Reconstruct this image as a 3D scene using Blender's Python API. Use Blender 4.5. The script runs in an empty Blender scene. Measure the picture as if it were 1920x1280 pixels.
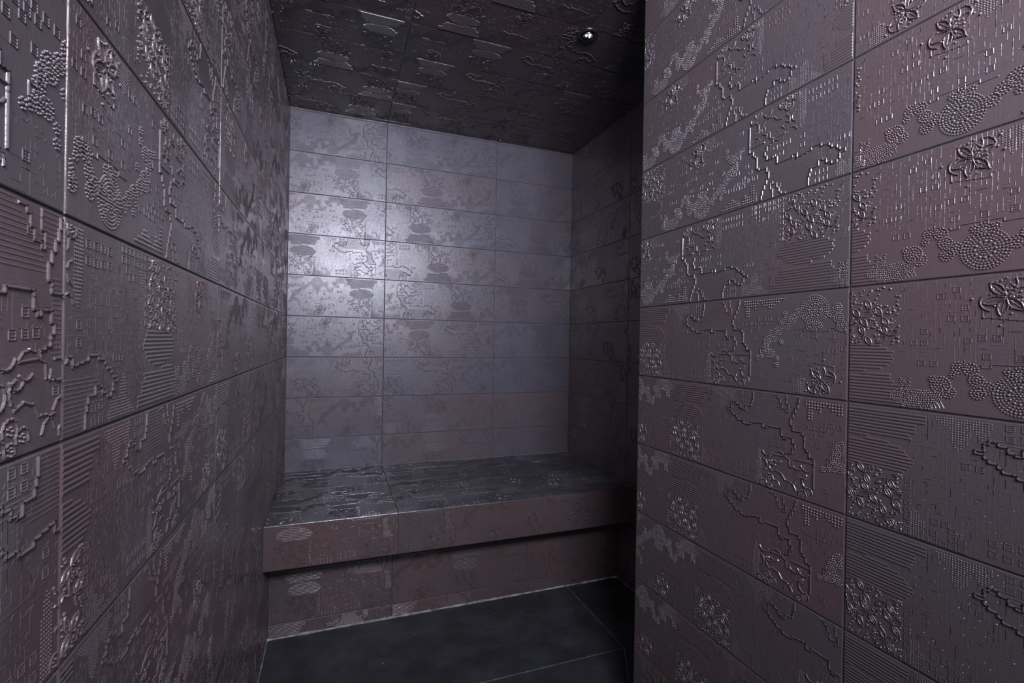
import bpy, math, random
import numpy as np

sc = bpy.context.scene
col = sc.collection

# ------------------------------------------------------------------ camera, world, lights, exposure
FLOOR = 1.147                      # the eye is 1.147 m above the floor (floor is z = 0)
cam_data = bpy.data.cameras.new('camera')
cam_data.sensor_width = 36.0
cam_data.lens = 888.0 / 1920.0 * 36.0
cam_data.clip_start = 0.02
cam = bpy.data.objects.new('camera', cam_data)
col.objects.link(cam)
_v1 = np.array([630 - 960, 633 - 640, 888.0]); _v1 /= np.linalg.norm(_v1)
_v2 = np.array([3350 - 960, 680 - 640, 888.0]); _v2 -= _v1 * (_v1 @ _v2); _v2 /= np.linalg.norm(_v2)
_up = -np.cross(_v1, _v2)
if _up[1] > 0: _up = -_up
R = np.array([_v2, _v1, _up])      # rows: world axes in image axes (x right, y down, z forward)
from mathutils import Matrix, Vector
cm = Matrix(((R[0][0], -R[0][1], -R[0][2], 0.0),
             (R[1][0], -R[1][1], -R[1][2], 0.0),
             (R[2][0], -R[2][1], -R[2][2], FLOOR),
             (0, 0, 0, 1)))
cam.matrix_world = cm
sc.camera = cam

world = bpy.data.worlds.new('world'); sc.world = world
world.use_nodes = True
_nt = world.node_tree; _bg = _nt.nodes['Background']
_tc = _nt.nodes.new('ShaderNodeTexCoord'); _sp = _nt.nodes.new('ShaderNodeSeparateXYZ'); _rp = _nt.nodes.new('ShaderNodeValToRGB')
_mr = _nt.nodes.new('ShaderNodeMapRange'); _mr.inputs[1].default_value = -1.0; _mr.inputs[2].default_value = 1.0
_nt.links.new(_tc.outputs['Generated'], _sp.inputs[0]); _nt.links.new(_sp.outputs[2], _mr.inputs[0]); _nt.links.new(_mr.outputs[0], _rp.inputs[0])
_rp.color_ramp.elements[0].position = 0.42; _rp.color_ramp.elements[0].color = (0.04, 0.035, 0.035, 1)      # dark floor outside
_rp.color_ramp.elements[1].position = 0.60; _rp.color_ramp.elements[1].color = (0.60, 0.55, 0.60, 1)      # pale walls and ceiling outside
_nt.links.new(_rp.outputs[0], _bg.inputs[0])
_bg.inputs[1].default_value = 0.95


def area(name, loc, target, sx, sy, power, color):
    d = bpy.data.lights.new(name, 'AREA'); d.shape = 'RECTANGLE'; d.size = sx; d.size_y = sy
    d.energy = power; d.color = color
    o = bpy.data.objects.new(name, d); col.objects.link(o)
    o.location = loc
    o.rotation_euler = (Vector(target) - Vector(loc)).to_track_quat('-Z', 'Y').to_euler()
    return o


# the daylight of the room outside the open side of the steam room, behind the camera
area('window_light', (0.20, -0.78, FLOOR + 0.86), (0.12, 2.5, FLOOR + 2.3), 0.75, 0.6, 138.0, (0.82, 0.82, 1.0))
sc.view_settings.view_transform = 'Standard'
sc.view_settings.look = 'None'
sc.view_settings.exposure = 0.0
sc.view_settings.gamma = 1.0
sc.view_settings.use_curve_mapping = False

# ------------------------------------------------------------------ room sizes (metres)
XL, XR, XP = -0.226, 1.308, 0.846          # left wall, recess wall, partition face
YB, YP, YF = 2.53, 1.19, -0.60             # back wall, end of the partition, front opening
ZC = FLOOR + 1.118                         # ceiling
ROW0, RH = FLOOR + 0.104, 0.2006           # tile rows: height of joint 0, row height
BY, BZ, BT = 1.825, FLOOR - 0.657, 0.158   # bench front, top, thickness
UY = 1.99                                  # riser under the bench


# ------------------------------------------------------------------ materials
def nodes_of(m):
    m.use_nodes = True
    nt = m.node_tree
    return nt, nt.nodes, nt.links, nt.nodes['Principled BSDF']


def tile_material(name, warm, cool, rough=0.35, deposit=0.0, dep_scale=(1, 1, 1), spec=0.5, bump=0.35, coat=0.65):
    m = bpy.data.materials.new(name)
    nt, N, L, P = nodes_of(m)
    tc = N.new('ShaderNodeTexCoord')
    at = N.new('ShaderNodeAttribute'); at.attribute_name = 'tile_tone'
    # cloudy glaze: warm brown drifting into grey violet, a different drift on every tile
    mp = N.new('ShaderNodeMapping'); mp.inputs['Scale'].default_value = (1, 1, 1)
    L.new(tc.outputs['Object'], mp.inputs['Vector'])
    off = N.new('ShaderNodeVectorMath'); off.operation = 'SCALE'; off.inputs[3].default_value = 5.0
    com = N.new('ShaderNodeCombineXYZ'); L.new(at.outputs['Fac'], com.inputs[0]); L.new(at.outputs['Fac'], com.inputs[1])
    L.new(com.outputs[0], off.inputs[0])
    ad = N.new('ShaderNodeVectorMath'); ad.operation = 'ADD'
    L.new(mp.outputs[0], ad.inputs[0]); L.new(off.outputs[0], ad.inputs[1])
    n1 = N.new('ShaderNodeTexNoise'); n1.inputs['Scale'].default_value = 4.0; n1.inputs['Detail'].default_value = 3.0
    L.new(ad.outputs[0], n1.inputs['Vector'])
    ma = N.new('ShaderNodeMath'); ma.operation = 'MULTIPLY_ADD'; ma.inputs[1].default_value = 0.28
    L.new(at.outputs['Fac'], ma.inputs[0])
    sub = N.new('ShaderNodeMath'); sub.operation = 'SUBTRACT'; sub.inputs[1].default_value = 0.14
    L.new(n1.outputs['Fac'], sub.inputs[0]); L.new(sub.outputs[0], ma.inputs[2])
    cr = N.new('ShaderNodeValToRGB')
    cr.color_ramp.elements[0].position = 0.30; cr.color_ramp.elements[0].color = (*warm, 1)
    cr.color_ramp.elements[1].position = 0.68; cr.color_ramp.elements[1].color = (*cool, 1)
    L.new(ma.outputs[0], cr.inputs[0])
    # soft brushed grain of the clay
    mg = N.new('ShaderNodeMapping'); mg.inputs['Scale'].default_value = (420, 420, 60)
    L.new(tc.outputs['Object'], mg.inputs['Vector'])
    n2 = N.new('ShaderNodeTexNoise'); n2.inputs['Scale'].default_value = 1.0; n2.inputs['Detail'].default_value = 2.0
    L.new(mg.outputs[0], n2.inputs['Vector'])
    mg2 = N.new('ShaderNodeMapping'); mg2.inputs['Scale'].default_value = (70, 70, 500)
    L.new(tc.outputs['Object'], mg2.inputs['Vector'])
    n3 = N.new('ShaderNodeTexNoise'); n3.inputs['Scale'].default_value = 1.0; n3.inputs['Detail'].default_value = 2.0
    L.new(mg2.outputs[0], n3.inputs['Vector'])
    sm = N.new('ShaderNodeMath'); sm.operation = 'ADD'
    L.new(n2.outputs['Fac'], sm.inputs[0]); L.new(n3.outputs['Fac'], sm.inputs[1])
    bp = N.new('ShaderNodeBump'); bp.inputs['Strength'].default_value = bump; bp.inputs['Distance'].default_value = 0.0006
    L.new(sm.outputs[0], bp.inputs['Height'])
    L.new(bp.outputs[0], P.inputs['Normal'])
    # roughness wanders a little
    rr = N.new('ShaderNodeMapRange'); rr.inputs[3].default_value = rough - 0.07; rr.inputs[4].default_value = rough + 0.09
    n4 = N.new('ShaderNodeTexNoise'); n4.inputs['Scale'].default_value = 11.0; n4.inputs['Detail'].default_value = 4.0
    L.new(ad.outputs[0], n4.inputs['Vector']); L.new(n4.outputs['Fac'], rr.inputs[0])
    colour, roughness = cr.outputs[0], rr.outputs[0]
    if deposit > 0:
        # dried lime and wipe marks
        md = N.new('ShaderNodeMapping'); md.inputs['Scale'].default_value = dep_scale
        L.new(tc.outputs['Object'], md.inputs['Vector'])
        nd = N.new('ShaderNodeTexNoise'); nd.inputs['Scale'].default_value = 5.0; nd.inputs['Detail'].default_value = 8.0
        nd.inputs['Roughness'].default_value = 0.65; nd.inputs['Distortion'].default_value = 0.8
        L.new(md.outputs[0], nd.inputs['Vector'])
        rd = N.new('ShaderNodeMapRange'); rd.inputs[1].default_value = 0.46; rd.inputs[2].default_value = 0.74
        rd.inputs[4].default_value = deposit
        L.new(nd.outputs['Fac'], rd.inputs[0])
        mx = N.new('ShaderNodeMix'); mx.data_type = 'RGBA'; mx.inputs[7].default_value = (0.20, 0.198, 0.212, 1)
        L.new(rd.outputs[0], mx.inputs[0]); L.new(colour, mx.inputs[6])
        colour = mx.outputs[2]
        mr = N.new('ShaderNodeMix'); mr.data_type = 'FLOAT'; mr.inputs[3].default_value = 0.75
        L.new(rd.outputs[0], mr.inputs[0]); L.new(roughness, mr.inputs[2])
        roughness = mr.outputs[0]
    L.new(colour, P.inputs['Base Color'])
    L.new(roughness, P.inputs['Roughness'])
    P.inputs['Specular IOR Level'].default_value = spec
    P.inputs['Coat Weight'].default_value = coat
    P.inputs['Coat Roughness'].default_value = 0.13
    L.new(bp.outputs[0], P.inputs['Coat Normal'])
    P.inputs['Metallic'].default_value = 0.0
    return m


def plain_material(name, color, rough, metal=0.0, noise=0.0, nscale=40.0):
    m = bpy.data.materials.new(name)
    nt, N, L, P = nodes_of(m)
    P.inputs['Roughness'].default_value = rough
    P.inputs['Metallic'].default_value = metal
    tc = N.new('ShaderNodeTexCoord')
    n = N.new('ShaderNodeTexNoise'); n.inputs['Scale'].default_value = nscale; n.inputs['Detail'].default_value = 6.0
    L.new(tc.outputs['Object'], n.inputs['Vector'])
    r = N.new('ShaderNodeValToRGB')
    a = [c * (1 - noise) for c in color]; b = [min(1, c * (1 + noise)) for c in color]
    r.color_ramp.elements[0].position = 0.35; r.color_ramp.elements[1].position = 0.68
    r.color_ramp.elements[0].color = (*a, 1); r.color_ramp.elements[1].color = (*b, 1)
    L.new(n.outputs['Fac'], r.inputs[0]); L.new(r.outputs[0], P.inputs['Base Color'])
    return m


WARM, COOL = (0.092, 0.064, 0.065), (0.080, 0.068, 0.073)
M_part = tile_material('glazed_relief_tile', WARM, COOL, rough=0.33, spec=0.55)
M_left = tile_material('glazed_relief_tile_wiped', WARM, COOL, rough=0.35, deposit=0.35, dep_scale=(1, 1.6, 0.45), spec=0.55)
M_back = tile_material('glazed_relief_tile_back', (0.082, 0.064, 0.070), (0.072, 0.069, 0.084), rough=0.37, spec=0.6, coat=0.1)
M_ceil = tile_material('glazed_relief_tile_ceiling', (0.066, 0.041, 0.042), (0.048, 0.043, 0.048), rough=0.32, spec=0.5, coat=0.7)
M_seat = tile_material('glazed_relief_tile_seat', (0.034, 0.031, 0.034), (0.034, 0.033, 0.038), rough=0.40, deposit=0.40, dep_scale=(0.8, 1.6, 1), spec=0.45)
M_front = tile_material('glazed_relief_tile_bench', (0.074, 0.047, 0.045), (0.054, 0.044, 0.047), rough=0.42, spec=0.5)
M_grout = plain_material('dark_grout', (0.035, 0.034, 0.038), 0.8, noise=0.3)
M_light_grout = plain_material('pale_grout', (0.22, 0.23, 0.23), 0.8, noise=0.55, nscale=30)
M_chrome = plain_material('chrome', (0.75, 0.75, 0.78), 0.12, 1.0)
M_black = plain_material('black_metal', (0.012, 0.012, 0.014), 0.3, 0.0)
M_lens = plain_material('bright_reflector', (0.9, 0.9, 0.95), 0.18, 1.0)
M_led = plain_material('led_lens', (0.9, 0.9, 0.95), 0.3)
M_led.node_tree.nodes['Principled BSDF'].inputs['Emission Color'].default_value = (0.9, 0.92, 1.0, 1)
M_led.node_tree.nodes['Principled BSDF'].inputs['Emission Strength'].default_value = 0.9


# ------------------------------------------------------------------ the relief pattern of the tiles
# Everything is in millimetres in one 700 x 200 repeat: q runs right, b runs up, the big
# rosette stands at q = 0.  DOT = (q, b, radius, height), LINE = (q0, b0, q1, b1, width, height, share of the width that is flat top)
DOT, LINE = [], []
rnd = random.Random(4)


def dot(q, b, r=1.45, h=1.25): DOT.append((q, b, r, h))


def line(q0, b0, q1, b1, w=1.4, h=0.5, top=0.5): LINE.append((q0, b0, q1, b1, w, h, top))


def poly(pts, w, h, closed=False):
    p = list(pts) + ([pts[0]] if closed else [])
    for a, b in zip(p, p[1:]): line(*a, *b, w, h)


def stair(pts, w=3.0, h=1.6, g=5.0):
    # a contour that only runs level and upright, like woven or stitched steps
    p = [(round(a / g) * g, round(b / g) * g) for a, b in pts]
    for (x0, y0), (x1, y1) in zip(p, p[1:]):
        dx, dy = x1 - x0, y1 - y0
        n = max(1, int(round(max(abs(dx), abs(dy)) / 9.0)))
        if abs(dx) < 1e-6 or abs(dy) < 1e-6: n = 1
        x, y = x0, y0
        for i in range(n):
            nx, ny = x0 + dx * (i + 1) / n, y0 + dy * (i + 1) / n
            if abs(nx - x) > 0.5: line(x, y, nx, y, w, h)
            if abs(ny - y) > 0.5: line(nx, y, nx, ny, w, h)
            x, y = nx, ny


def arc(cx, cy, r, a0, a1, w=3.0, h=1.3):
    n = max(3, int(abs(a1 - a0) / 28))
    pts = [(cx + r * math.cos(math.radians(a0 + (a1 - a0) * i / n)), cy + r * math.sin(math.radians(a0 + (a1 - a0) * i / n))) for i in range(n + 1)]
    poly(pts, w, h)


def ring_of_dots(cx, cy, r, pitch=3.9, rad=1.4, h=1.25):
    n = max(1, int(round(2 * math.pi * r / pitch)))
    for i in range(n):
        a = 2 * math.pi * i / n
        dot(cx + r * math.cos(a), cy + r * math.sin(a), rad, h)


def rosette(cx, cy, r):
    dot(cx, cy, 1.8)
    k = 4.2
    while k <= r:
        ring_of_dots(cx, cy, k); k += 4.0


def cluster(q0, q1, b0, b1, pitch=3.7, keep=0.9, rad=1.35):
    y = b0; j = 0
    while y <= b1:
        x = q0 + (pitch / 2 if j % 2 else 0)
        while x <= q1:
            if rnd.random() < keep: dot(x + rnd.uniform(-.3, .3), y + rnd.uniform(-.3, .3), rad)
            x += pitch
        y += pitch * 0.87; j += 1


def petal(cx, cy, ang, ln, wd, w=1.7, h=1.4):
    ca, sa = math.cos(math.radians(ang)), math.sin(math.radians(ang))
    pts = []
    for s in (1, -1):
        for i in range(6):
            t = -1 + 2 * i / 6
            u = t * s * ln / 2; v = s * wd / 2 * (1 - t * t)
            pts.append((cx + u * ca - v * sa, cy + u * sa + v * ca))
    poly(pts, w, h, True)
    line(cx - ca * ln * .28, cy - sa * ln * .28, cx + ca * ln * .28, cy + sa * ln * .28, 1.3, 0.8)


def window(cx, cy, s=8.0):
    e = s / 2
    poly([(cx - e, cy - e), (cx + e, cy - e), (cx + e, cy + e), (cx - e, cy + e)], 1.4, 0.55, True)
    line(cx - e, cy - e / 3, cx + e, cy - e / 3, 1.1, 0.4)
    line(cx - e, cy + e / 3, cx + e, cy + e / 3, 1.1, 0.4)


def px(x, y):
    q = x / 3.85 - 557.0
    yb, yt = 920 + .0457 * x, 185 + .0657 * x
    return q, 200.0 * (yb - y) / (yb - yt)


# big rosette with its lace ribbon
for r, p, rad in ((3.6, 3.8, 1.2), (7.2, 3.8, 1.2), (11.5, 6.0, 2.2), (15.8, 3.8, 1.35), (19.6, 3.8, 1.35), (23.6, 4.6, 1.7), (27.4, 3.8, 1.3)):
    ring_of_dots(0, 165, r, p, rad)
dot(0, 165, 1.8)
for q, b, r in ((-34, 160, 12), (-46, 149, 12), (-62, 141, 16), (-62, 160, 8), (-78, 126, 12), (-92, 115, 16), (-104, 104, 12), (-107, 92, 10),
                (-108, 79, 10), (-94, 80, 9), (-118, 73, 7), (-80, 70, 8), (-80, 57, 6), (-127, 70, 5), (-70, 104, 6),
                (34, 158, 12), (46, 148, 12), (52, 133, 12), (66, 131, 9), (44, 166, 9), (78, 168, 11), (88, 158, 13), (98, 150, 8), (72, 142, 7), (0, 136, 9), (12, 134, 6), (-12, 134, 6)):
    rosette(q, b, r)
stair([(-40, 130), (-20, 130), (-20, 124), (30, 124), (30, 128), (60, 122)], 1.6, 0.8)
stair([(-112, 108), (-112, 90), (-120, 82)], 2.2, 1.0)
# leaf of small dots beside it
for j in range(-4, 5):
    hh = 3.4 * j
    half = 36 * math.sqrt(max(0, 1 - (hh / 16.0) ** 2))
    x = -half
    while x <= half:
        dot(122 + x + rnd.uniform(-.6, .6), 183 + hh - 0.010 * x * x * 0.3 + rnd.uniform(-.5, .5), 1.2, 0.9); x += 3.3
cluster(128, 142, 152, 170, 3.4, 0.8, 1.2)
# dotted skyline grid that hangs from the upper edge
hs = [3, 8, 8, 4, 4, 5, 3, 2, 3, 4, 4, 5, 5, 4, 3, 3, 2, 2]
for i, n in enumerate(hs):
    for k in range(n):
        dot(-163 + i * 5.7, 196.5 - k * 5.4, 1.9, 1.3)
for k in range(4):
    line(-165, 193.8 - k * 5.4, -165 + 5.7 * (18 if k < 2 else 9), 193.8 - k * 5.4, 0.9, 0.35)
# windows
for x, y in ((740, 490), (800, 495), (1100, 570), (1100, 630), (1280, 580), (1220, 640), (1280, 640), (1335, 640), (860, 845), (920, 845), (980, 845),
             (1040, 850), (860, 900), (920, 903), (980, 905), (1040, 908), (1520, 487), (1570, 490), (1617, 492), (1670, 495), (1725, 497), (1575, 545),
             (1612, 605), (1450, 820), (1512, 830), (920, 278), (980, 280), (920, 330), (980, 330), (1675, 885), (1300, 150 + 200), (600, 815), (650, 815)):
    window(*px(x, y))
for a, y in ((-494 + 365, 1125), (-494 + 380, 1125), (-494 + 396, 1128), (-494 + 412, 1130), (-494 + 365, 1185), (-113, 1245), (97, 1215), (113, 1215), (-31, 1255), (1, 1215), (1, 1255), (35, 1260)):
    window(a, 200 - (y - 955) / 3.55)
for i in range(7):
    for k in range(rnd.choice((1, 2, 2, 3))):
        window(-437 + i * 11.5, 8 + k * 11, 7.5)
for q, b in ((60, 60), (76, 60), (60, 44), (24, 88), (40, 88), (56, 92), (110, 96), (124, 96), (110, 78), (90, 26), (70, 18), (-30, 92), (-48, 70), (-60, 30), (-46, 30)):
    window(q, b, 7.5)
# stepped contours
stair([px(*p) for p in ((1050, 280), (1050, 330), (1035, 375), (970, 380), (965, 405), (920, 395), (905, 370), (880, 370), (875, 345), (850, 345), (845, 370), (820, 375),
                        (815, 395), (785, 410), (810, 430), (830, 460), (870, 470), (885, 490), (930, 495), (945, 520), (1030, 525), (1035, 500), (1140, 500), (1150, 525),
                        (1180, 530), (1185, 510), (1290, 515), (1310, 545), (1325, 575), (1345, 600), (1360, 580), (1400, 580), (1415, 605), (1440, 615), (1440, 650),
                        (1420, 665), (1415, 685), (1350, 690), (1350, 715))])
stair([px(*p) for p in ((1240, 290), (1270, 310), (1290, 340), (1310, 380), (1350, 395), (1380, 380), (1365, 340), (1350, 310), (1350, 280))], 2.6, 1.1)
stair([px(*p) for p in ((1470, 300), (1450, 360), (1440, 400), (1410, 430), (1390, 440), (1390, 490), (1420, 500), (1420, 520), (1475, 525), (1490, 550), (1505, 580),
                        (1510, 635), (1535, 650), (1540, 690), (1560, 700), (1580, 725), (1590, 740), (1590, 880))])
# the block of arcs and scallops
arc(*px(1190, 690), 12, 200, 340); arc(*px(1300, 742), 16, 150, 30, 2.4)
poly([px(*p) for p in ((1250, 715), (1350, 715))], 3, 1.3)
poly([px(*p) for p in ((1440, 722), (1590, 728))], 3, 1.3)
poly([px(*p) for p in ((1360, 720), (1385, 730), (1390, 775), (1410, 785), (1420, 755))], 2.8, 1.2)
arc(*px(1240, 760), 9, 200, 340); arc(*px(1285, 735), 10, 215, 325)
arc(*px(1460, 745), 13, 210, 350); arc(*px(1530, 745), 13, 200, 330)
arc(*px(1280, 900), 20, 130, 20); arc(*px(1500, 900), 18, 160, 70)
arc(*px(1370, 950), 20, 95, 20); arc(*px(1440, 950), 18, 170, 90)
arc(*px(1150, 800), 11, 80, -80)
arc(*px(1250, 800), 11, 110, 250)
arc(*px(1545, 860), 13, 110, 250)
for (x, y), r in (((1160, 940), 8), ((1215, 895), 9), ((1272, 925), 8), ((1215, 950), 6), ((1500, 950), 8), ((1545, 925), 8)):
    arc(*px(x, y), r, 200, -20, 2.4, 1.2)
    for k in range(5):
        a = k * 1.257
        c = px(x, y); dot(c[0] + 3.2 * math.cos(a), c[1] + 3.2 * math.sin(a), 1.3)
# stripes in a stepped silhouette, over a square of petals
for b0, q0, q1 in [(197 - 5.4 * i, -565 + (6 if i > 2 else 0), -416 - (0 if i < 4 else 14)) for i in range(7)] + \
                  [(197 - 5.4 * 7, -548, -438), (197 - 5.4 * 8, -544, -436), (197 - 5.4 * 9, -544, -500)] + \
                  [(197 - 5.4 * 10, -505, -468), (197 - 5.4 * 11, -530, -452), (197 - 5.4 * 12, -540, -444), (197 - 5.4 * 13, -545, -440),
                   (197 - 5.4 * 14, -548, -432), (197 - 5.4 * 15, -545, -432), (197 - 5.4 * 16, -548, -436), (197 - 5.4 * 17, -538, -440), (197 - 5.4 * 18, -528, -446)]:
    line(q0 + 2, b0, q1, b0, 4.1, 0.5, 0.8)
for i in range(3):
    for j in range(3):
        cx, cy = -538 + i * 35 + (j % 2) * 8, 84 - j * 31
        for k in range(4):
            if rnd.random() < 0.8:
                a = 35 + 90 * k + rnd.uniform(-10, 10)
                petal(cx + 10.5 * math.cos(math.radians(a)), cy + 10.5 * math.sin(math.radians(a)), a, 18, 8)
for i in range(230):
    q, b = rnd.uniform(-556, -444), rnd.uniform(3, 98)
    if min((abs(q - (-538 + a * 35 + (c % 2) * 8)) + abs(b - (84 - c * 31))) for a in range(3) for c in range(3)) > 13:
        dot(q, b, rnd.uniform(1.3, 2.3), 1.3)
for k in range(8): window(-438, 8 + k * 11.5, 7)
# larger single petal flower
for a in (20, 75, 130, 200, 250, 310):
    petal(15 + 14 * math.cos(math.radians(a)), 32 + 14 * math.sin(math.radians(a)), a + rnd.uniform(-14, 14), 25, 11, 2.0, 1.6)
arc(30, 38, 13, -60, 80, 2.6, 1.6); arc(2, 20, 12, 120, 280, 2.4, 1.5)
for i in range(46): dot(15 + rnd.gauss(0, 12), 32 + rnd.gauss(0, 12), rnd.uniform(1.3, 2.4), 1.5)
stair([(-12, 60), (-6, 66), (30, 60), (40, 52)], 1.6, 0.8)


# silhouettes filled with very fine dots
def fine(cols, q0, top, pitch=3.4, down=True, rad=1.05, h=0.6):
    for i, n in enumerate(cols):
        for k in range(n):
            dot(q0 + i * pitch, top - (k if down else -k) * pitch, rad, h)


fine([3, 4, 4, 5, 6, 6, 12, 14, 15, 14, 13, 12, 8, 5, 7, 8, 9, 8, 7, 4], -402, 197)
fine([4, 6, 5, 9, 12, 13, 13, 12, 9, 9, 4, 3], -446, 3, down=False)
fine([16, 20, 22, 21, 18], -276, 3, pitch=3.6, down=False, rad=1.1, h=0.7)
fine([6, 8, 10, 10, 12, 10, 9, 7, 5, 3], -40, 3, down=False)
# concentric arcs of the shell
for k in range(4):
    arc(106, 196, 8 + 5 * k, 190, 350, 1.1, 0.4)
# hatching inside the contours
for j in range(13):
    b = 197 - j * 4.2
    q0 = (-284, -284, -284, -286, -300, -310, -338, -345, -340, -332, -318, -310, -300)[j]
    q1 = (-238, -234, -230, -226, -222, -205, -200, -200, -200, -200, -198, -196, -196)[j]
    line(q0 + 3, b, q1 - 2, b, 1.7, 0.3)
for j in range(16):
    b = 142 - j * 4.2
    line(-192 + min(j, 5) * 1.0, b, -170 + j * 1.1, b, 1.7, 0.3)
for j in range(8):
    line(-205, 197 - j * 4.2, -178, 197 - j * 4.2, 1.7, 0.3)
# faint maze of thin lines
for (q0, q1, b0, b1, dens) in ((-436, -290, 20, 190, 0.30), (-300, -150, 70, 128, 0.10), (-60, 140, 2, 118, 0.26), (-140, -60, 4, 60, 0.14)):
    x = q0
    while x < q1:
        y = b0
        while y < b1:
            u = rnd.random()
            if u < dens: line(x, y, x, y + rnd.choice((6, 6, 12, 18)), 0.9, 0.2)
            elif u < dens * 1.8: line(x, y, x + rnd.choice((6, 6, 12)), y, 0.9, 0.2)
            elif u < dens * 2.1:
                line(x, y, x + 3, y + 3, 0.8, 0.25)
            y += 6
        x += 6
DOT = np.array(DOT); DOT[:, 3] *= 1.3; LINE = np.array(LINE)
PERIOD = 700.0


class Surface:
    """Collects the tiles of one surface and turns them into one mesh."""

    def __init__(self):
        self.v, self.f3, self.f4 = [], [], []
        self.m3, self.m4, self.s3, self.s4, self.t3, self.t4 = [], [], [], [], [], []
        self.n = 0

    def add(self, V, F, mat=0, smooth=False, tone=0.5):
        F = np.asarray(F, dtype=np.int64) + self.n
        self.v.append(np.asarray(V, dtype=np.float64)); self.n += len(V)
        k = F.shape[1]
        (self.f3 if k == 3 else self.f4).append(F)
        a, b, c = ((self.m3, self.s3, self.t3) if k == 3 else (self.m4, self.s4, self.t4))
        a.append(np.full(len(F), mat)); b.append(np.full(len(F), smooth))
        c.append(np.full(len(F), tone) if np.isscalar(tone) else tone)

    def build(self, name, mats, parent=None):
        me = bpy.data.meshes.new(name)
        V = np.concatenate(self.v)
        f3 = np.concatenate(self.f3) if self.f3 else np.zeros((0, 3), int)
        f4 = np.concatenate(self.f4) if self.f4 else np.zeros((0, 4), int)
        me.vertices.add(len(V)); me.vertices.foreach_set('co', V.astype(np.float32).ravel())
        loops = np.concatenate([f3.ravel(), f4.ravel()]).astype(np.int32)
        me.loops.add(len(loops)); me.loops.foreach_set('vertex_index', loops)
        nf = len(f3) + len(f4)
        me.polygons.add(nf)
        start = np.concatenate([np.arange(len(f3)) * 3, len(f3) * 3 + np.arange(len(f4)) * 4]).astype(np.int32)
        me.polygons.foreach_set('loop_start', start)
        mi = np.concatenate(self.m3 + self.m4).astype(np.int32)
        sm = np.concatenate(self.s3 + self.s4).astype(bool)
        tt = np.concatenate(self.t3 + self.t4).astype(np.float32)
        me.polygons.foreach_set('material_index', mi)
        me.polygons.foreach_set('use_smooth', sm)
        at = me.attributes.new('tile_tone', 'FLOAT', 'FACE'); at.data.foreach_set('value', tt)
        for m in mats: me.materials.append(m)
        me.update(calc_edges=True)
        o = bpy.data.objects.new(name, me); col.objects.link(o)
        if parent: o.parent = parent
        return o


def to3(O, A, B, N, P):
    """local millimetres (a, b, height) to metres in the room"""
    return O + P[:, 0:1] * .001 * A + P[:, 1:2] * .001 * B + P[:, 2:3] * .001 * N


RIM, GAP = 1.3, 1.3     # rounded rim of a tile and half the joint, in mm


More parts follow.
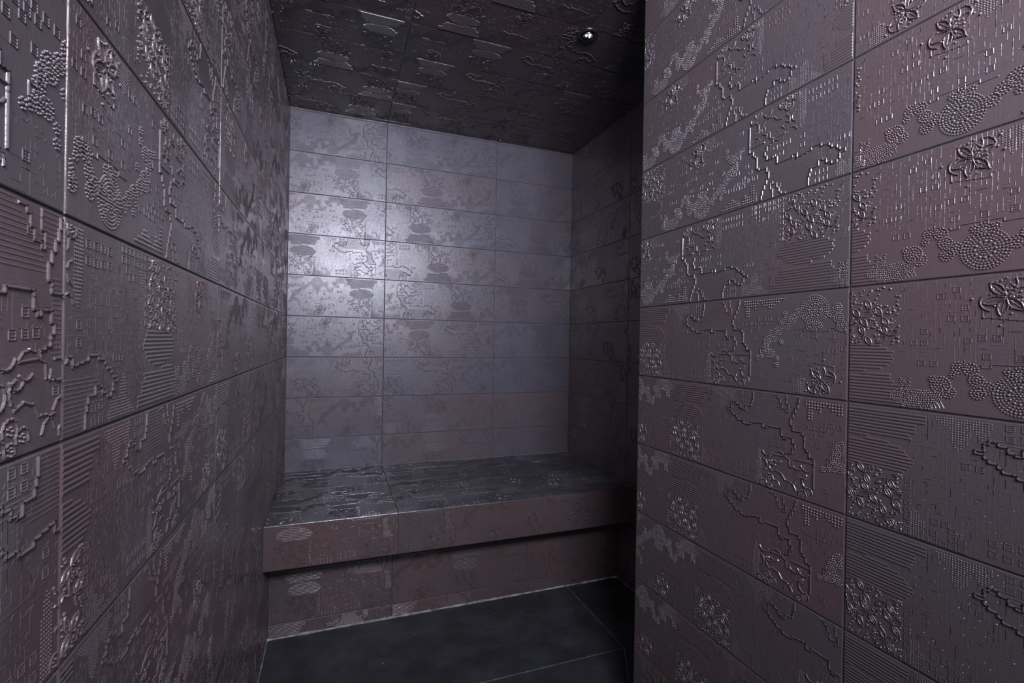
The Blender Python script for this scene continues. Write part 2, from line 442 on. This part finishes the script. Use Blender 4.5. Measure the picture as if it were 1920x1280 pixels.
def put_tile(S, O, A, B, N, a0, a1, b0, b1, m, rot, bref, tone, fine_dots=True, relief=1.0, stripe=1.0):
    """one tile from (a0,b0) to (a1,b1); the pattern's rosette stands at a = m, its lower edge at b = bref"""
    g = GAP
    x0, x1, y0, y1 = a0 + g, a1 - g, b0 + g, b1 - g
    r = RIM
    V = []
    for (e, z) in ((0, -1.6), (0.25 * r, -0.45), (r, 0.0)):
        V += [(x0 + e, y0 + e, z), (x1 - e, y0 + e, z), (x1 - e, y1 - e, z), (x0 + e, y1 - e, z)]
    F = [(8, 9, 10, 11)]
    for k in (0, 4):
        for i in range(4):
            j = (i + 1) % 4
            F.append((k + i, k + j, k + 4 + j, k + 4 + i))
    S.add(to3(O, A, B, N, np.array(V, float)), F, 0, False, tone)
    x0 += r; x1 -= r; y0 += r; y1 -= r
    # lines
    Ls, Ds = [], []
    for k in range(-4, 5):
        L = LINE.copy(); D = DOT.copy()
        if rot:
            L[:, 0] += m + k * PERIOD; L[:, 2] += m + k * PERIOD; D[:, 0] += m + k * PERIOD
            L[:, 1] += bref; L[:, 3] += bref; D[:, 1] += bref
        else:
            L[:, 0] = m + k * PERIOD - L[:, 0]; L[:, 2] = m + k * PERIOD - L[:, 2]; D[:, 0] = m + k * PERIOD - D[:, 0]
            L[:, 1] = bref + 200 - L[:, 1]; L[:, 3] = bref + 200 - L[:, 3]; D[:, 1] = bref + 200 - D[:, 1]
        lo, hi = np.minimum(L[:, 0], L[:, 2]), np.maximum(L[:, 0], L[:, 2])
        Ls.append(L[(hi > x0) & (lo < x1)])
        Ds.append(D[(D[:, 0] - D[:, 2] > x0) & (D[:, 0] + D[:, 2] < x1) & (D[:, 1] - D[:, 2] > y0) & (D[:, 1] + D[:, 2] < y1)])
    L = np.concatenate(Ls); D = np.concatenate(Ds)
    if len(L):
        p, q = L[:, 0:2].copy(), L[:, 2:4].copy()
        d = q - p
        ln = np.linalg.norm(d, axis=1); ok = ln > 0.3
        L, p, q, d, ln = L[ok], p[ok], q[ok], d[ok], ln[ok]
        w = L[:, 4]; h = L[:, 5] * relief * np.where(w == 4.1, stripe, 1.0)
        u = d / ln[:, None]
        t0 = np.zeros(len(L)); t1 = np.ones(len(L))
        for ax, lo, hi in ((0, x0, x1), (1, y0, y1)):
            dd = np.where(np.abs(d[:, ax]) < 1e-9, 1e-9, d[:, ax])
            a = (lo + w / 2 - p[:, ax]) / dd; b = (hi - w / 2 - p[:, ax]) / dd
            t0 = np.maximum(t0, np.minimum(a, b)); t1 = np.minimum(t1, np.maximum(a, b))
        ok = t1 > t0
        p2 = (p + d * t0[:, None])[ok]; q2 = (p + d * t1[:, None])[ok]
        u, w, h, ti = u[ok], w[ok], h[ok], L[ok, 6][:, None]
        nrm = np.stack([-u[:, 1], u[:, 0]], 1)
        e = (w / 2)[:, None]
        c = [p2 - u * e - nrm * e, q2 + u * e - nrm * e, q2 + u * e + nrm * e, p2 - u * e + nrm * e,
             p2 - u * e * ti - nrm * e * ti, q2 + u * e * ti - nrm * e * ti, q2 + u * e * ti + nrm * e * ti, p2 - u * e * ti + nrm * e * ti]
        n = len(p2)
        P = np.zeros((n, 16, 3))                 # body: a rounded ridge; end caps have corners of their own
        for i in range(8):
            P[:, i, :2] = c[i]; P[:, i, 2] = 0.0 if i < 4 else h
            P[:, 8 + i] = P[:, i]
        base = (np.arange(n) * 16)[:, None]
        n0 = S.n
        body = np.concatenate([base + np.array(f) for f in ((4, 5, 6, 7), (0, 1, 5, 4), (2, 3, 7, 6))])
        caps = np.concatenate([base + 8 + np.array(f) for f in ((1, 2, 6, 5), (3, 0, 4, 7))])
        S.add(to3(O, A, B, N, P.reshape(-1, 3)), body, 0, True, tone)
        S.add(np.zeros((0, 3)), caps + n0 - S.n, 0, False, tone)
    if len(D):
        n = len(D)
        k = 6 if fine_dots else 5
        ang = np.arange(k) * 2 * np.pi / k
        cs = np.stack([np.cos(ang), np.sin(ang)], 1)
        if fine_dots:
            P = np.zeros((n, 2 * k + 1, 3))
            P[:, :k, :2] = D[:, None, :2] + cs[None] * D[:, 2][:, None, None]
            P[:, k:2 * k, :2] = D[:, None, :2] + cs[None] * (D[:, 2] * .68)[:, None, None]
            P[:, k:2 * k, 2] = (D[:, 3] * .76 * relief)[:, None]
            P[:, 2 * k, :2] = D[:, :2]; P[:, 2 * k, 2] = D[:, 3] * relief
            base = (np.arange(n) * (2 * k + 1))[:, None]
            V = to3(O, A, B, N, P.reshape(-1, 3))
            F4 = np.concatenate([base + np.array((i, (i + 1) % k, k + (i + 1) % k, k + i)) for i in range(k)])
            F3 = np.concatenate([base + np.array((k + i, k + (i + 1) % k, 2 * k)) for i in range(k)])
            n0 = S.n
            S.add(V, F4, 0, True, tone)
            S.add(np.zeros((0, 3)), F3 + n0 - S.n, 0, True, tone)
        else:
            P = np.zeros((n, k + 1, 3))
            P[:, :k, :2] = D[:, None, :2] + cs[None] * D[:, 2][:, None, None]
            P[:, k, :2] = D[:, :2]; P[:, k, 2] = D[:, 3] * relief * 0.85
            base = (np.arange(n) * (k + 1))[:, None]
            F3 = np.concatenate([base + np.array((i, (i + 1) % k, k)) for i in range(k)])
            S.add(to3(O, A, B, N, P.reshape(-1, 3)), F3, 0, True, tone)


X, Y, Z = np.array([1., 0, 0]), np.array([0., 1, 0]), np.array([0., 0, 1])


def slab(S, lo, hi, mat=1):
    """closed box, the body behind the tiles"""
    (x0, y0, z0), (x1, y1, z1) = lo, hi
    V = [(x0, y0, z0), (x1, y0, z0), (x1, y1, z0), (x0, y1, z0), (x0, y0, z1), (x1, y0, z1), (x1, y1, z1), (x0, y1, z1)]
    F = [(0, 3, 2, 1), (4, 5, 6, 7), (0, 1, 5, 4), (1, 2, 6, 5), (2, 3, 7, 6), (3, 0, 4, 7)]
    S.add(np.array(V, float), F, mat, False, 0.5)


def rows(zlo, zhi, z0=ROW0, h=RH):
    k = math.floor((zlo - z0) / h + 1e-6)
    out = []
    while z0 + k * h < zhi - 1e-6:
        lo, hi = z0 + k * h, z0 + (k + 1) * h
        out.append((k, max(lo, zlo), min(hi, zhi), lo))
        k += 1
    return [r for r in out if r[2] - r[1] > 0.006]


def tile_wall(S, O, A, B, N, a_joints, brows, table, seed, fine_fn, relief=1.0, stripe=1.0):
    """a_joints in metres along A, brows = [(k, lo, hi, ref)] along B, table[(k, i)] = (m, rot)"""
    rg = random.Random(seed)
    for (k, lo, hi, ref) in brows:
        for i, (a0, a1) in enumerate(a_joints):
            tone = rg.random(); m = rg.uniform(0, 0.7); rot = rg.random() < 0.5
            if (k, i) in table: m, rot = table[(k, i)]
            put_tile(S, O, A, B, N, a0 * 1000, a1 * 1000, lo * 1000, hi * 1000, m * 1000, rot, ref * 1000, tone, fine_fn((a0 + a1) / 2), relief, stripe)


def structure(o): o['kind'] = 'structure'; return o


D2 = 0.0016   # tiles stand this far in front of the body

# ------------------------------------------------------------------ left wall
S = Surface()
jl = [(-0.60, -0.05), (-0.05, 0.53), (0.53, 1.11), (1.11, 1.69), (1.69, 2.27), (2.27, YB)]
tab = {(1, 1): (.62, True), (0, 1): (.595, True), (-1, 1): (.70, True), (-2, 1): (.78, True), (-3, 1): (.85, True),
       (1, 2): (.538, True), (0, 2): (.618, False), (-1, 2): (.286, False), (-2, 2): (1.016, True), (-3, 2): (.97, True), (-4, 2): (.93, True),
       (2, 2): (.70, True), (0, 3): (1.45, True), (-1, 3): (1.30, True)}
tile_wall(S, np.array([XL, 0, 0]), Y, Z, X, jl, rows(0.0, ZC), tab, 11, lambda a: a < 1.2)
slab(S, (XL - 0.10, YF, -0.02), (XL - D2, YB, ZC + 0.02))
structure(S.build('wall_left', [M_left, M_grout]))

# ------------------------------------------------------------------ back wall
S = Surface()
jb = [(XL, 0.232), (0.232, 0.832), (0.832, XR)]
tab = {(4, 0): (-.03, False), (3, 0): (-.17, True), (2, 0): (-.132, True), (1, 0): (.331, True), (0, 0): (-.092, True), (-1, 0): (-.038, False),
       (-2, 0): (.353, True), (-3, 0): (.046, True), (-4, 0): (.40, True),
       (4, 1): (.60, False), (3, 1): (.68, False), (2, 1): (.62, False), (1, 1): (.72, False), (0, 1): (.85, False), (-1, 1): (.205, True),
       (-2, 1): (.06, True), (-3, 1): (.72, False), (-4, 1): (.30, True),
       (-1, 2): (.93, True), (-2, 2): (.80, True), (2, 2): (1.3, False)}
tile_wall(S, np.array([0, YB, 0]), X, Z, -Y, jb, rows(BZ - 0.02, ZC), tab, 23, lambda a: True, 1.3)
slab(S, (XL - 0.10, YB + D2, -0.02), (XR + 0.10, YB + 0.10, ZC + 0.02))
structure(S.build('wall_back', [M_back, M_grout]))

# ------------------------------------------------------------------ recess wall on the right
S = Surface()
jr = [(-YB, -1.93), (-1.93, -1.33), (-1.33, -0.73), (-0.73, -0.13), (-0.13, 0.47)]
tile_wall(S, np.array([XR, 0, 0]), -Y, Z, -X, jr, rows(0.0, ZC), {}, 37, lambda a: False)
slab(S, (XR + D2, YF, -0.02), (XR + 0.10, YB, ZC + 0.02))
structure(S.build('wall_right', [M_part, M_grout]))

# ------------------------------------------------------------------ partition, near right
S = Surface()
jp = [(-YP, -0.575), (-0.575, 0.025), (0.025, 0.60)]
tab = {(3, 0): (-.996, False), (2, 0): (-1.043, False), (1, 0): (-.942, False), (0, 0): (-1.152, False), (-1, 0): (-.640, True),
       (-2, 0): (-.490, True), (-3, 0): (-.493, True), (-4, 0): (-.384, True), (-5, 0): (-.45, True), (4, 0): (-.96, False),
       (3, 1): (-.45, True), (2, 1): (-.509, True), (1, 1): (-.419, False), (0, 1): (-.390, False), (-1, 1): (-.351, False),
       (-2, 1): (-.042, True), (-3, 1): (-.039, True), (-4, 1): (-.06, True)}
tile_wall(S, np.array([XP, 0, 0]), -Y, Z, -X, jp, rows(0.0, ZC), tab, 5, lambda a: True)
# the end of the partition, one narrow tile per row
tile_wall(S, np.array([0, YP, 0]), -X, Z, Y, [(-XP - 0.10, -XP)], rows(0.0, ZC), {}, 6, lambda a: False)
slab(S, (XP + D2, YF, -0.02), (XP + 0.10 - D2, YP - D2, ZC + 0.02))
structure(S.build('wall_partition', [M_part, M_grout]))
# ------------------------------------------------------------------ ceiling
S = Surface()
jc = [(-0.30 + 0.074, 0.232), (0.232, 0.832), (0.832, XR)]
cr = []
k = 0
y = 2.50
cr.append((0, -YB, -2.50, -2.70))
while y > YF + 0.02:
    k += 1
    cr.append((k, -y, -max(y - 0.2, YF), -y)); y -= 0.2
# row k spans Y 2.5-0.2(k-1) .. 2.5-0.2k
tab = {(4, 0): (.623, True), (4, 1): (.325, True), (5, 1): (.61, False), (3, 1): (.85, True), (3, 0): (.183, False), (2, 1): (.771, True),
       (2, 0): (.366, False), (1, 1): (.76, True), (1, 0): (.31, False)}
tile_wall(S, np.array([0, 0, ZC]), X, -Y, -Z, jc, cr, tab, 8, lambda a: False, 1.4, 2.6)
slab(S, (XL - 0.10, YF, ZC + D2), (XR + 0.10, YB + 0.10, ZC + 0.12))
structure(S.build('ceiling', [M_ceil, M_grout]))

# ------------------------------------------------------------------ floor: dark stone laid to falls
def stone_material():
    m = bpy.data.materials.new('dark_stone')
    nt, N, L, P = nodes_of(m)
    tc = N.new('ShaderNodeTexCoord')
    n = N.new('ShaderNodeTexNoise'); n.inputs['Scale'].default_value = 6.0; n.inputs['Detail'].default_value = 9.0; n.inputs['Roughness'].default_value = 0.65
    L.new(tc.outputs['Object'], n.inputs['Vector'])
    r = N.new('ShaderNodeValToRGB')
    r.color_ramp.elements[0].position = 0.42; r.color_ramp.elements[0].color = (0.020, 0.021, 0.024, 1)
    r.color_ramp.elements[1].position = 0.75; r.color_ramp.elements[1].color = (0.052, 0.058, 0.060, 1)
    L.new(n.outputs['Fac'], r.inputs[0])
    # small pale flecks
    v = N.new('ShaderNodeTexNoise'); v.inputs['Scale'].default_value = 38.0; v.inputs['Detail'].default_value = 2.0
    L.new(tc.outputs['Object'], v.inputs['Vector'])
    vr = N.new('ShaderNodeMapRange'); vr.inputs[1].default_value = 0.72; vr.inputs[2].default_value = 0.80; vr.inputs[4].default_value = 0.7
    L.new(v.outputs['Fac'], vr.inputs[0])
    mx = N.new('ShaderNodeMix'); mx.data_type = 'RGBA'; mx.inputs[7].default_value = (0.25, 0.26, 0.26, 1)
    L.new(vr.outputs[0], mx.inputs[0]); L.new(r.outputs[0], mx.inputs[6]); L.new(mx.outputs[2], P.inputs['Base Color'])
    P.inputs['Roughness'].default_value = 0.55
    b = N.new('ShaderNodeBump'); b.inputs['Strength'].default_value = 0.25; b.inputs['Distance'].default_value = 0.002
    n2 = N.new('ShaderNodeTexNoise'); n2.inputs['Scale'].default_value = 60.0; n2.inputs['Detail'].default_value = 5.0
    L.new(tc.outputs['Object'], n2.inputs['Vector']); L.new(n2.outputs['Fac'], b.inputs['Height']); L.new(b.outputs[0], P.inputs['Normal'])
    return m


M_stone = stone_material()


def inset(pts, d):
    n = len(pts); out = []
    for i in range(n):
        a, b, c = (np.array(pts[j % n], float) for j in (i - 1, i, i + 1))
        e1 = (b - a) / np.linalg.norm(b - a); e2 = (c - b) / np.linalg.norm(c - b)
        n1 = np.array([-e1[1], e1[0]]); n2 = np.array([-e2[1], e2[0]])
        s = n1 + n2; s /= (1 + n1 @ n2)
        out.append(b + s * d)
    return out


S = Surface()
slab(S, (XL - 0.10, YF, -0.12), (XR + 0.10, YB + 0.05, -0.0015))
panels = [[(XL, 1.515), (1.035, 1.515), (1.035, UY), (XL, UY)], [(1.035, 1.515), (XR, 1.515), (XR, UY), (1.035, UY)],
          [(1.035, 1.515), (0.86, YP + 0.003), (XR, YP + 0.003), (XR, 1.515)], [(XL, 1.515), (-0.02, 1.26), (0.86, YP + 0.003), (1.035, 1.515)],
          [(XL, 1.515), (XL, 0.6), (-0.02, 1.26)], [(-0.02, 1.26), (XL, 0.6), (XP, 0.6), (0.843, YP + 0.003)], [(XL, YF), (XP, YF), (XP, 0.6), (XL, 0.6)], [(XP + .1, YF), (XR, YF), (XR, YP + .003), (XP + .1, YP + .003)]]
for p in panels:
    q = inset(p, 0.0013); n = len(q)
    V = [(a, b, -0.0015) for a, b in q] + [(a, b, 0.0) for a, b in inset(p, 0.0022)]
    if n == 4:
        S.add(np.array(V), [(4, 5, 6, 7)] + [(i, (i + 1) % 4, 4 + (i + 1) % 4, 4 + i) for i in range(4)], 0)
    else:
        S.add(np.array(V), [(i, (i + 1) % 3, 3 + (i + 1) % 3, 3 + i) for i in range(3)], 0)
        S.add(np.array(V[3:]), [(0, 1, 2)], 0)
structure(S.build('floor', [M_stone, M_light_grout]))


def bead(name, p, q, n1, n2, w, mat):
    """small concave fillet of grout along an inside corner"""
    S = Surface()
    p, q = np.array(p, float), np.array(q, float)
    steps = 60; rg = random.Random(len(name) * 7)
    V = []
    for i in range(steps + 1):
        t = i / steps; c = p + (q - p) * t; ww = w * rg.uniform(0.55, 1.25)
        V += [c, c + n1 * ww, c + (n1 + n2) * ww * 0.36, c + n2 * ww]
    F = []
    for i in range(steps):
        k = 4 * i
        for a, b in ((0, 1), (1, 2), (2, 3), (3, 0)): F.append((k + a, k + 4 + a, k + 4 + b, k + b))
    F += [(0, 1, 2, 3), (4 * steps + 3, 4 * steps + 2, 4 * steps + 1, 4 * steps)]
    S.add(np.array(V), F, 0, False)
    return structure(S.build(name, [mat]))


bead('trim_1', (XL, UY, 0), (XR, UY, 0), -Y, Z, 0.006, M_light_grout)
bead('trim_2', (XL, 0.7, 0), (XL, UY, 0), X, Z, 0.003, M_light_grout)
bead('trim_3', (XR, YP, 0), (XR, UY, 0), -X, Z, 0.003, M_light_grout)
M_mid_grout = plain_material('grey_grout', (0.09, 0.09, 0.10), 0.75, noise=0.3)
bead('trim_4', (XL, YB, BZ), (XR, YB, BZ), -Y, Z, 0.004, M_mid_grout)

# ------------------------------------------------------------------ bench
bench = bpy.data.objects.new('bench', None); col.objects.link(bench)
bench.location = (0, 0, 0)
bench['label'] = 'built-in bench clad in dark relief tiles, spanning the alcove under the back wall'
bench['category'] = 'bench'
S = Surface()
js = [(XL, 0.232), (0.232, 0.832), (0.832, XR)]
br = [(0, BY, 2.025, 1.825), (1, 2.025, 2.2256, 2.025), (2, 2.2256, 2.426, 2.2256), (3, 2.426, YB - 0.003, 2.426)]
tab = {(0, 0): (-.17, True), (0, 1): (.17, True), (2, 0): (-.28, True), (2, 1): (.10, True)}
tile_wall(S, np.array([0, 0, BZ]), X, Y, Z, js, br, tab, 41, lambda a: False, 1.5, 2.2)
slab(S, (XL + 0.0005, BY + D2, BZ - BT), (XR - 0.0005, YB - 0.003, BZ - D2))
o = S.build('seat_slab', [M_seat, M_grout], bench)
S = Surface()
tab = {(0, 0): (.363, True), (0, 1): (.60, True), (0, 2): (1.2, True)}
tile_wall(S, np.array([0, BY, 0]), X, Z, -Y, js, [(0, BZ - BT, BZ, BZ - BT)], tab, 43, lambda a: True, 2.2)
o = S.build('front_edge', [M_front, M_grout], bench)
S = Surface()
tab = {(0, 0): (.391, True), (0, 1): (.336, True), (-1, 0): (.32, True), (-1, 1): (.75, True)}
zr = 0.055
tile_wall(S, np.array([0, UY, 0]), X, Z, -Y, js, [(-1, 0.0, zr, zr - .2), (0, zr, zr + .2, zr), (1, zr + .2, BZ - BT, zr + .2)], tab, 44, lambda a: True, 2.2)
slab(S, (XL + 0.0005, UY + D2, -0.001), (XR - 0.0005, UY + 0.10, BZ - BT))
o = S.build('riser', [M_front, M_grout], bench)


# ------------------------------------------------------------------ small round ceiling spotlight
def lathe(prof, n=48):
    V, F = [], []
    for (r, z) in prof:
        for i in range(n):
            a = 2 * math.pi * i / n
            V.append((r * math.cos(a), r * math.sin(a), z))
    m = len(prof)
    for j in range(m - 1):
        for i in range(n):
            k = (i + 1) % n
            F.append((j * n + i, j * n + k, (j + 1) * n + k, (j + 1) * n + i))
    return np.array(V), F


spot = bpy.data.objects.new('ceiling_spotlight', None); col.objects.link(spot)
spot.location = (0.842, 1.524, ZC)
spot['label'] = 'small round chrome and black spotlight set in the dark tiled ceiling'
spot['category'] = 'spotlight'
for nm, prof, mat in (
        ('trim_ring', [(0.0300, -0.0008), (0.0375, 0.0), (0.0372, -0.003), (0.0345, -0.0065), (0.0310, -0.0080), (0.0285, -0.0075), (0.0270, -0.0050), (0.0262, 0.0)], M_black),
        ('baffle', [(0.0270, -0.0050), (0.0250, -0.0045), (0.0215, -0.0020), (0.0190, -0.0012), (0.0001, -0.0010)], M_black),
        ('reflector', [(0.0190, -0.0015), (0.0192, -0.0060), (0.0175, -0.0080), (0.0150, -0.0078), (0.0120, -0.0045), (0.0080, -0.0035), (0.0001, -0.0035)], M_lens)):
    V, F = lathe(prof)
    S = Surface(); S.add(V, F, 0, True)
    S.build(nm, [mat], spot)
for i in range(3):
    a = 2 * math.pi * i / 3 + 0.5
    V, F = lathe([(0.0042, -0.0035), (0.0042, -0.0060), (0.0030, -0.0085), (0.0001, -0.0092)], 20)
    V = V + np.array([0.0075 * math.cos(a), 0.0075 * math.sin(a), 0])
    S = Surface(); S.add(V, F, 0, True)
    S.build('lens', [M_led], spot)
print('faces', sum(len(o.data.polygons) for o in sc.objects if o.type == 'MESH'))
